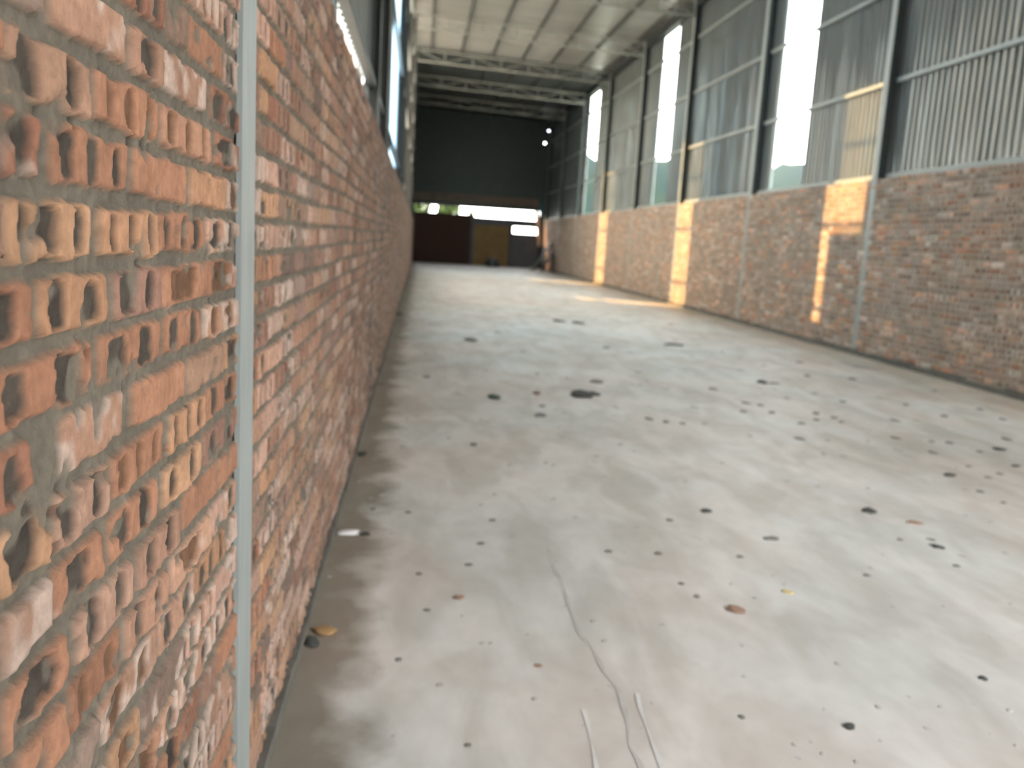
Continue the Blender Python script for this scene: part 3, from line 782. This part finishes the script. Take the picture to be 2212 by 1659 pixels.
# dark boards leaning on the right wall at the far end
for i, (x0, x1, y, hh) in enumerate(((4.10, 4.66, 31.2, 1.02), (4.30, 4.62, 30.5, 0.70))):
    b = MB(); t = 0.05
    b.v = [(0, 0, 0), (0.02, 0.8, 0), (t + 0.02, 0.8, 0), (t, 0, 0)]
    dx = (x1 - x0) * H
    b.v += [(v[0] + dx, v[1], hh * H) for v in b.v]
    b.f = [(0, 1, 2, 3), (7, 6, 5, 4), (0, 4, 5, 1), (1, 5, 6, 2), (2, 6, 7, 3), (3, 7, 4, 0)]
    o = b.build('leaning_board', M_BLACK, None, loc=(x0 * H, y * H, 0))
    tag(o, ('tall' if i == 0 else 'short') + ' dark board leaning on the right wall at the far end', 'board')
# dark heap in front of the yellow door, pale round can on the floor
def blob(name, m, loc, size, seed, sub=2, amp=0.25, parent=None):
    import bmesh
    bm = bmesh.new(); bmesh.ops.create_icosphere(bm, subdivisions=sub, radius=1.0)
    for v in bm.verts:
        n = mnoise.noise(v.co * 1.3 + Vector((seed * 3.7, seed, 0))) + 0.7 * mnoise.noise(v.co * 3.1 + Vector((seed, 0, seed)))
        v.co *= 1 + amp * n
        v.co = Vector((v.co.x * size[0], v.co.y * size[1], max(v.co.z, -0.55) * size[2]))
    zmin = min(v.co.z for v in bm.verts)
    for v in bm.verts: v.co.z -= zmin
    me = bpy.data.meshes.new(name); bm.to_mesh(me); bm.free()
    me.polygons.foreach_set('use_smooth', [True] * len(me.polygons)); me.materials.append(m)
    o = bpy.data.objects.new(name, me); COL.objects.link(o); o.location = loc
    if parent: o.parent = parent
    return o
o = blob('rubble_heap', M_STEEL_DARK, (2.75 * H, 32.9 * H, 0), (0.36, 0.25, 0.30), 3, 3, 0.5); tag(o, 'small dark heap on the floor in front of the yellow-brown door', 'heap')
b = MB(); b.tube((0, 0, 0), (0, 0, 0.15), 0.085, 18).tube((0, 0, 0.15), (0, 0, 0.20), 0.085, 18, 0.04)
o = b.build('plastic_jug', M_GLASSBALL, None, True, loc=(4.02 * H, 31.2 * H, 0)); tag(o, 'small pale jug standing on the floor at the far end', 'jug')

# ------------------------------------------------------------------ outside
def leaf_tree(x, y, hgt, rad, seed, label, name='tree', zc=0.62, n=900, ls=0.16):
    r = np.random.default_rng(seed)
    root = empty(name, (x, y, -0.16), label, 'tree', 'trees outside')
    MB().tube((0, 0, 0), (0, 0, hgt * 0.7), 0.05 * rad + 0.05, 10, 0.04).build('trunk', M_BARK, root, True)
    d = r.normal(size=(n, 3)); d /= np.linalg.norm(d, axis=1)[:, None]
    lump = 0.75 + 0.25 * np.sin(d[:, 0] * 5 + seed) * np.cos(d[:, 2] * 4 + seed)
    c = d * (r.uniform(0.55, 1.0, n) ** 0.5 * lump)[:, None] * np.array((rad, rad, hgt * 0.42)) + np.array((0, 0, hgt * zc))
    a = r.normal(size=(n, 3)); a /= np.linalg.norm(a, axis=1)[:, None]
    bvec = np.cross(a, r.normal(size=(n, 3))); bvec /= np.linalg.norm(bvec, axis=1)[:, None]
    s = ls * r.uniform(0.6, 1.3, n)[:, None]
    V = np.stack([c - a * s, c + bvec * s * 0.6, c + a * s, c - bvec * s * 0.6], 1).reshape(-1, 3)
    b = MB(); b.v = [tuple(p) for p in V]; b.f = [(4 * i, 4 * i + 1, 4 * i + 2, 4 * i + 3) for i in range(n)]
    me = bpy.data.meshes.new('foliage'); me.from_pydata(b.v, [], b.f); me.materials.append(M_LEAF)
    o = bpy.data.objects.new('foliage', me); COL.objects.link(o); o.parent = root
    return root
for i, (x, y, hh, rr) in enumerate(((-0.2, 57.0, 4.9, 1.0), (1.85, 57.5, 4.5, 0.95), (3.4, 58.0, 3.5, 0.5), (-2.6, 60, 5.0, 1.0))):
    leaf_tree(x, y, hh, rr, 20 + i, 'green leafy shrub seen through the far opening, %s from the left' % ORD[(1, 2, 3, 0)[i]], n=2600, ls=0.13)
# hillside beyond the right wall
b = MB(); nx, nyy = 60, 8
for j in range(nyy):
    for i in range(nx):
        ang = math.radians(7.8 + 32 * i / (nx - 1)); d = 95 + 12 * j
        el = 14.2 + 1.6 * mnoise.noise(Vector((i * 0.22, 3.1, 0))) + 0.5 * mnoise.noise(Vector((i * 0.9, 7.1, 0)))
        if i > 40: pass
        zz = el * math.sin(math.pi * min(1, j / 4) * 0.5) + 1.2
        if j == 0: zz = -0.3
        if j > 4: zz = max(0, el * (1 - (j - 4) / 4))
        b.v.append((d * math.sin(ang), d * math.cos(ang), zz + 0.3 * mnoise.noise(Vector((i, j, 2)))))
for j in range(nyy - 1):
    for i in range(nx - 1):
        k = j * nx + i; b.f.append((k, k + 1, k + nx + 1, k + nx))
struct(b.build('hill', M_HILL, None, True))
for i, (x, y, hh, rr) in enumerate(((16.5, 34.0, 3.1, 2.0), (19.5, 47.5, 4.2, 1.8), (17.0, 61.0, 5.0, 2.4))):
    leaf_tree(x, y, hh, rr, 40 + i, 'pale green tree outside the right wall behind the %s window strip from the right' % ORD[i], n=1300, ls=0.2)
# unseen block added outside the left wall, cutting off the nearest sun patch
ox = XLS - 0.75
o = MB().box(-2.4, 0, 0, 1.64, 0, 6.18).box(-2.4, 0, 1.64, 2.8, 0, 4.60).build('added_sun_block', M_SUN_BLOCK, None, loc=(ox, 16.6, -0.16))
tag(o, 'plain unseen block added outside the left wall to stop low sun', 'light_blocker')

# ------------------------------------------------------------------ debris on the floor
def to_floor(px, py):
    d = FW + RT * ((px - 1106) / 1882.19) - UP * ((py - 829.5) / 1882.19)
    t = -H / d.z
    return d.x * t, d.y * t, t
M_DEB = {
    'k': mat('black_debris', (0.06, 0.062, 0.057), 0.8, 0, 0.3, 30),
    'd': mat('dark_crumb', (0.20, 0.195, 0.18), 0.9, 0, 0.3, 30),
    'g': mat('grey_crumb', (0.46, 0.445, 0.42), 0.9, 0, 0.3, 30),
    'b': mat('brick_chip', (0.30, 0.185, 0.13), 0.9, 0, 0.25, 30),
    'o': mat('orange_chip', (0.36, 0.22, 0.10), 0.9, 0, 0.25, 30),
    'y': mat('yellow_scrap', (0.60, 0.48, 0.20), 0.8, 0, 0.1, 30),
    'w': mat('white_scrap', (0.72, 0.72, 0.72), 0.7, 0, 0.1, 30),
    'n': mat('green_dark', (0.06, 0.09, 0.075), 0.8, 0, 0.2, 30)}
proto = {}
PLACED = []
def crumb(px, py, wpx, ratio, kind, rot=0.0, label=None, cat='debris', group=None, name='mortar_crumb', hr=0.45):
    x, y, t = to_floor(px, py)
    if x < XL + 0.05: x = XL + 0.05
    if x > XR - 0.06: return
    s = wpx / 1882.19 * t / 2
    key = (kind, int(px * 7 + py * 3) % 3)
    if key not in proto:
        proto[key] = blob(name, M_DEB[kind], (x, y, 0), (1, 1, 1), 2 + key[1] * 5 + ord(kind[0]), 2, 0.55)
        o = proto[key]
    else:
        o = proto[key].copy(); COL.objects.link(o)
    o.name = name
    o.location = (x, y, 0); o.rotation_euler = (0, 0, rot)
    o.scale = (s, s * ratio, s * hr / 1.5)
    PLACED.append((o, px, py, kind, label))
    tag(o, label or {'d': 'small dark mortar crumb lying on the concrete floor', 'g': 'faint small grey mortar crumb lying on the concrete floor'}[kind], cat,
        group or {'d': 'dark mortar crumbs on the floor', 'g': 'grey mortar crumbs on the floor'}[kind])
    return o
# distinctive pieces
SPECIAL = [
    (1019, 735, 30, 0.8, 'd', 0.0, 'flat dark scrap alone on the floor near the left side, far off', 'dark_scrap'),
    (1208, 694, 26, 0.9, 'd', 0.1, 'dark scrap far off, left one of a pair in mid floor', 'dark_scrap'),
    (1250, 698, 28, 0.8, 'd', 0.0, 'dark scrap far off, right one of a pair in mid floor', 'dark_scrap'),
    (1068, 859, 28, 1.0, 'n', 0.1, 'dark green lump on the floor left of a reddish chip', 'green_lump'),
    (1159, 850, 20, 1.0, 'b', 0.0, 'reddish brick chip right of the dark green lump', 'brick_chip'),
    (1255, 855, 44, 1.0, 'k', 0.1, 'largest black clod in the middle of the floor', 'black_clod'),
    (1283, 852, 22, 1.0, 'k', 0.4, 'small black lump touching the right end of the largest clod', 'black_clod'),
    (1287, 825, 30, 0.7, 'd', 0.0, 'flat dark scrap just beyond the largest black clod', 'dark_scrap'),
    (1167, 898, 24, 0.8, 'd', 0.0, 'dark crumb below the reddish chip', 'mortar_crumb'),
    (1646, 827, 22, 0.9, 'k', 0.0, 'black lump with a thin tail in the right half of the floor', 'black_clod'),
    (1672, 829, 26, 0.35, 'd', 0.1, 'thin dark twig beside the black lump in the right half', 'twig'),
    (1525, 1105, 22, 1.0, 'k', 0.2, 'black lump in the middle foreground, left of a bigger one', 'black_clod'),
    (1877, 1105, 30, 0.9, 'k', 0.1, 'very dark lump in the right foreground, beyond the brown twig', 'black_clod'),
    (1666, 1164, 34, 0.6, 'd', 0.0, 'oblong dark scrap between the two black lumps, nearer', 'dark_scrap'),
    (1976, 1131, 42, 0.4, 'b', -0.35, 'brown twig lying in the right foreground', 'twig'),
    (2024, 1181, 22, 1.3, 'k', 0.6, 'black hooked scrap nearest the brown twig', 'hooked_scrap'),
    (2012, 1166, 22, 0.6, 'd', -0.8, 'grey tail of dirt beside the black hooked scrap', 'dirt_smear'),
    (1589, 1318, 50, 0.62, 'b', -0.35, 'reddish brown chip of wood in the centre foreground', 'wood_chip'),
    (1701, 1279, 22, 0.9, 'y', -0.4, 'small yellow scrap in the foreground, beyond the reddish chip', 'paper_scrap'),
    (701, 1365, 40, 1.2, 'o', 0.7, 'orange brown chip beside the foot of the left wall', 'brick_chip'),
    (650, 1388, 30, 1.6, 'k', 0.3, 'black lump against the foot of the left wall', 'black_clod'),
    (752, 1153, 54, 0.5, 'w', 0.35, 'crumpled white scrap by the foot of the left wall', 'paper_scrap'),
    (790, 1155, 20, 1.2, 'k', 0.0, 'black crumb touching the white scrap by the left wall', 'black_clod'),
    (768, 981, 20, 1.3, 'k', 0.0, 'black lump in the angle of floor and left wall, halfway along', 'black_clod'),
    (856, 679, 14, 2.0, 'k', 0.0, 'farthest black lump in the angle of floor and left wall', 'black_clod'),
    (817, 829, 14, 1.6, 'd', 0.0, 'dark lump in the angle of floor and left wall, second farthest', 'mortar_crumb'),
    (1670, 759, 20, 1.2, 'w', 0.0, 'small white scrap far off near the right wall', 'paper_scrap'),
    (1855, 789, 60, 0.8, 'g', 0.0, 'thin dirty patch of sweepings near the nearest right column', 'dirt_smear'),
    (1456, 746, 40, 0.4, 'd', 0.0, 'long thin dark scrap far off in the right half', 'twig'),
    (1164, 1439, 16, 0.8, 'b', 0.0, 'tiny orange chip in the left foreground', 'brick_chip'),
    (1835, 1570, 24, 1.1, 'k', -0.7, 'black lump nearest the bottom edge, right of centre', 'black_clod'),
    (2123, 1466, 18, 1.0, 'k', 0.0, 'black lump near the bottom right corner', 'black_clod'),
    (2050, 1028, 24, 0.8, 'k', 0.0, 'black lump on the right, largest of a loose cluster', 'black_clod'),
    (2158, 971, 26, 0.7, 'k', 0.0, 'flat black scrap close to the right edge', 'dark_scrap'),
    (2193, 1007, 22, 0.7, 'k', 0.0, 'black scrap at the very right edge of the view', 'dark_scrap'),
    (991, 1292, 26, 0.7, 'b', 0.0, 'pinkish flat chip in the left foreground', 'brick_chip'),
]
for (px, py, w, ra, kd, ro, lab, nm) in SPECIAL:
    flat = 0.12 if nm in ('dirt_smear',) else (0.25 if 'scrap' in nm or nm in ('twig', 'wood_chip') else 0.45)
    crumb(px, py, w, ra * (2.4 if py < 800 else 1.6 if py < 1000 else 1.1) * (0.6 if nm == 'twig' else 1), kd, ro, lab, 'debris', 'loose pieces on the floor', nm, flat)
DARK = [(1171, 877), (1402, 905), (1437, 911), (1475, 915), (922, 815), (1541, 841), (1727, 783), (1743, 812), (1840, 819), (1611, 871), (1643, 876), (1667, 891),
        (1606, 889), (1762, 893), (1763, 907), (1732, 915), (1818, 912), (1802, 903), (1822, 868), (1726, 948), (1935, 909), (1936, 947), (1958, 875), (2039, 899), (2118, 885),
        (2167, 906), (2020, 845), (2011, 954), (2050, 957), (2015, 978), (2116, 976), (2175, 949), (2094, 1008), (2134, 1032), (2158, 1024), (2116, 1062), (2167, 1086), (1446, 1124),
        (1422, 1196), (1598, 1203), (1470, 1261), (1506, 1289), (2066, 1223), (1601, 1549), (807, 1100), (881, 1107), (1012, 1220), (905, 1240),
        (922, 1318), (860, 1425), (1011, 1610), (1039, 1174), (1063, 1124), (1315, 1191), (1023, 960), (1311, 752), (1943, 1166), (1872, 1243), (773, 1039)]
GREY = [(1716, 1609), (1752, 1603), (1776, 1629), (1219, 893), (1363, 762), (922, 765), (1225, 817), (1378, 804), (1398, 822), (1384, 831), (900, 899), (970, 947), (1449, 700), (1494, 770), (1162, 808), (1789, 951), (1874, 954),
        (1938, 972), (2086, 1058), (1631, 1293), (2173, 1196), (1822, 986), (1780, 981), (1620, 942), (1523, 915), (1874, 1055), (1897, 1527), (2180, 1535), (2031, 1527), (1850, 1647),
        (2002, 1574), (2195, 1612), (1809, 1434), (2182, 1304), (1929, 1311), (1106, 1158), (1243, 1118), (1283, 1342), (1305, 1385), (1039, 1091), (775, 1040), (824, 1071), (826, 1072),
        (870, 965), (1100, 1005), (1180, 1000), (1290, 985), (1340, 960), (1560, 1000), (1480, 1040), (1700, 1040), (1076, 718), (930, 700), (1130, 760), (1050, 800), (990, 850), (1330, 880), (1560, 760),
        (1600, 800), (1650, 790), (1900, 860), (1980, 910), (1440, 840), (1500, 880), (1700, 860), (1760, 850), (685, 1246), (1430, 1350), (1040, 1390), (1155, 1510), (950, 1480)]
rr = random.Random(4)
for (px, py) in DARK: crumb(px + rr.uniform(-1, 1), py, rr.uniform(13, 17), rr.uniform(1.0, 1.9) if py < 1000 else rr.uniform(.9, 1.2), 'd', rr.uniform(-0.5, 0.5), hr=0.3)
for (px, py) in GREY: crumb(px, py, rr.uniform(10, 15), rr.uniform(1.0, 2.0) if py < 1000 else rr.uniform(.9, 1.2), 'g', rr.uniform(-0.5, 0.5), hr=0.25)
for i in range(90):
    px = rr.uniform(800, 2200); py = rr.uniform(680, 1150) if i < 60 else rr.uniform(1150, 1650)
    if py < 900 and px > 1300 + (py - 600) * 3.3: continue
    crumb(px, py, rr.uniform(6, 10), rr.uniform(1.0, 1.8), 'g', rr.uniform(-1, 1), hr=0.2)

# every crumb is described by the nearest distinctive piece
MARKS = [((1019, 735), 'the flat dark scrap far left'), ((1230, 696), 'the far pair of dark scraps'), ((1068, 859), 'the dark green lump'), ((1159, 850), 'the reddish chip'),
         ((1255, 855), 'the largest black clod'), ((1646, 827), 'the black lump with the thin tail'), ((1525, 1105), 'the black lump in the middle foreground'),
         ((1877, 1105), 'the black lump beyond the brown twig'), ((1666, 1164), 'the oblong dark scrap'), ((1976, 1131), 'the brown twig'), ((2024, 1181), 'the black hooked scrap'),
         ((1589, 1318), 'the reddish brown wood chip'), ((1701, 1279), 'the yellow scrap'), ((701, 1365), 'the orange brown chip'), ((752, 1153), 'the crumpled white scrap'),
         ((768, 981), 'the black lump halfway along the left wall'), ((1670, 759), 'the small white scrap far right'), ((1855, 789), 'the patch of sweepings'), ((1456, 746), 'the long thin far scrap'),
         ((1164, 1439), 'the tiny orange chip'), ((1835, 1570), 'the black lump nearest the bottom edge'), ((2123, 1466), 'the black lump near the bottom right corner'),
         ((2050, 1028), 'the largest lump of the right cluster'), ((991, 1292), 'the pinkish flat chip')]
cnt = {}
items = []
for (o, px, py, kind, label) in PLACED:
    if label: continue
    d, m = min((math.hypot(px - mx, (py - my) * 1.5), i) for i, ((mx, my), t) in enumerate(MARKS))
    dx, dy = px - MARKS[m][0][0], (py - MARKS[m][0][1]) * 1.5
    side_ = ('right of' if dx > 0 else 'left of') if abs(dx) > abs(dy) else ('nearer than' if dy > 0 else 'beyond')
    items.append((d, kind, side_, m, o))
for (d, kind, side_, m, o) in sorted(items, key=lambda t: t[0]):
    k = (kind, side_, m); cnt[k] = cnt.get(k, 0) + 1; n = cnt[k]
    rank = 'closest' if n == 1 else (ORD[n - 1] + ' closest' if n <= 10 else 'outermost')
    o['label'] = '%s crumb %s %s, %s' % ('dark' if kind == 'd' else 'faint grey', side_, MARKS[m][1], rank)
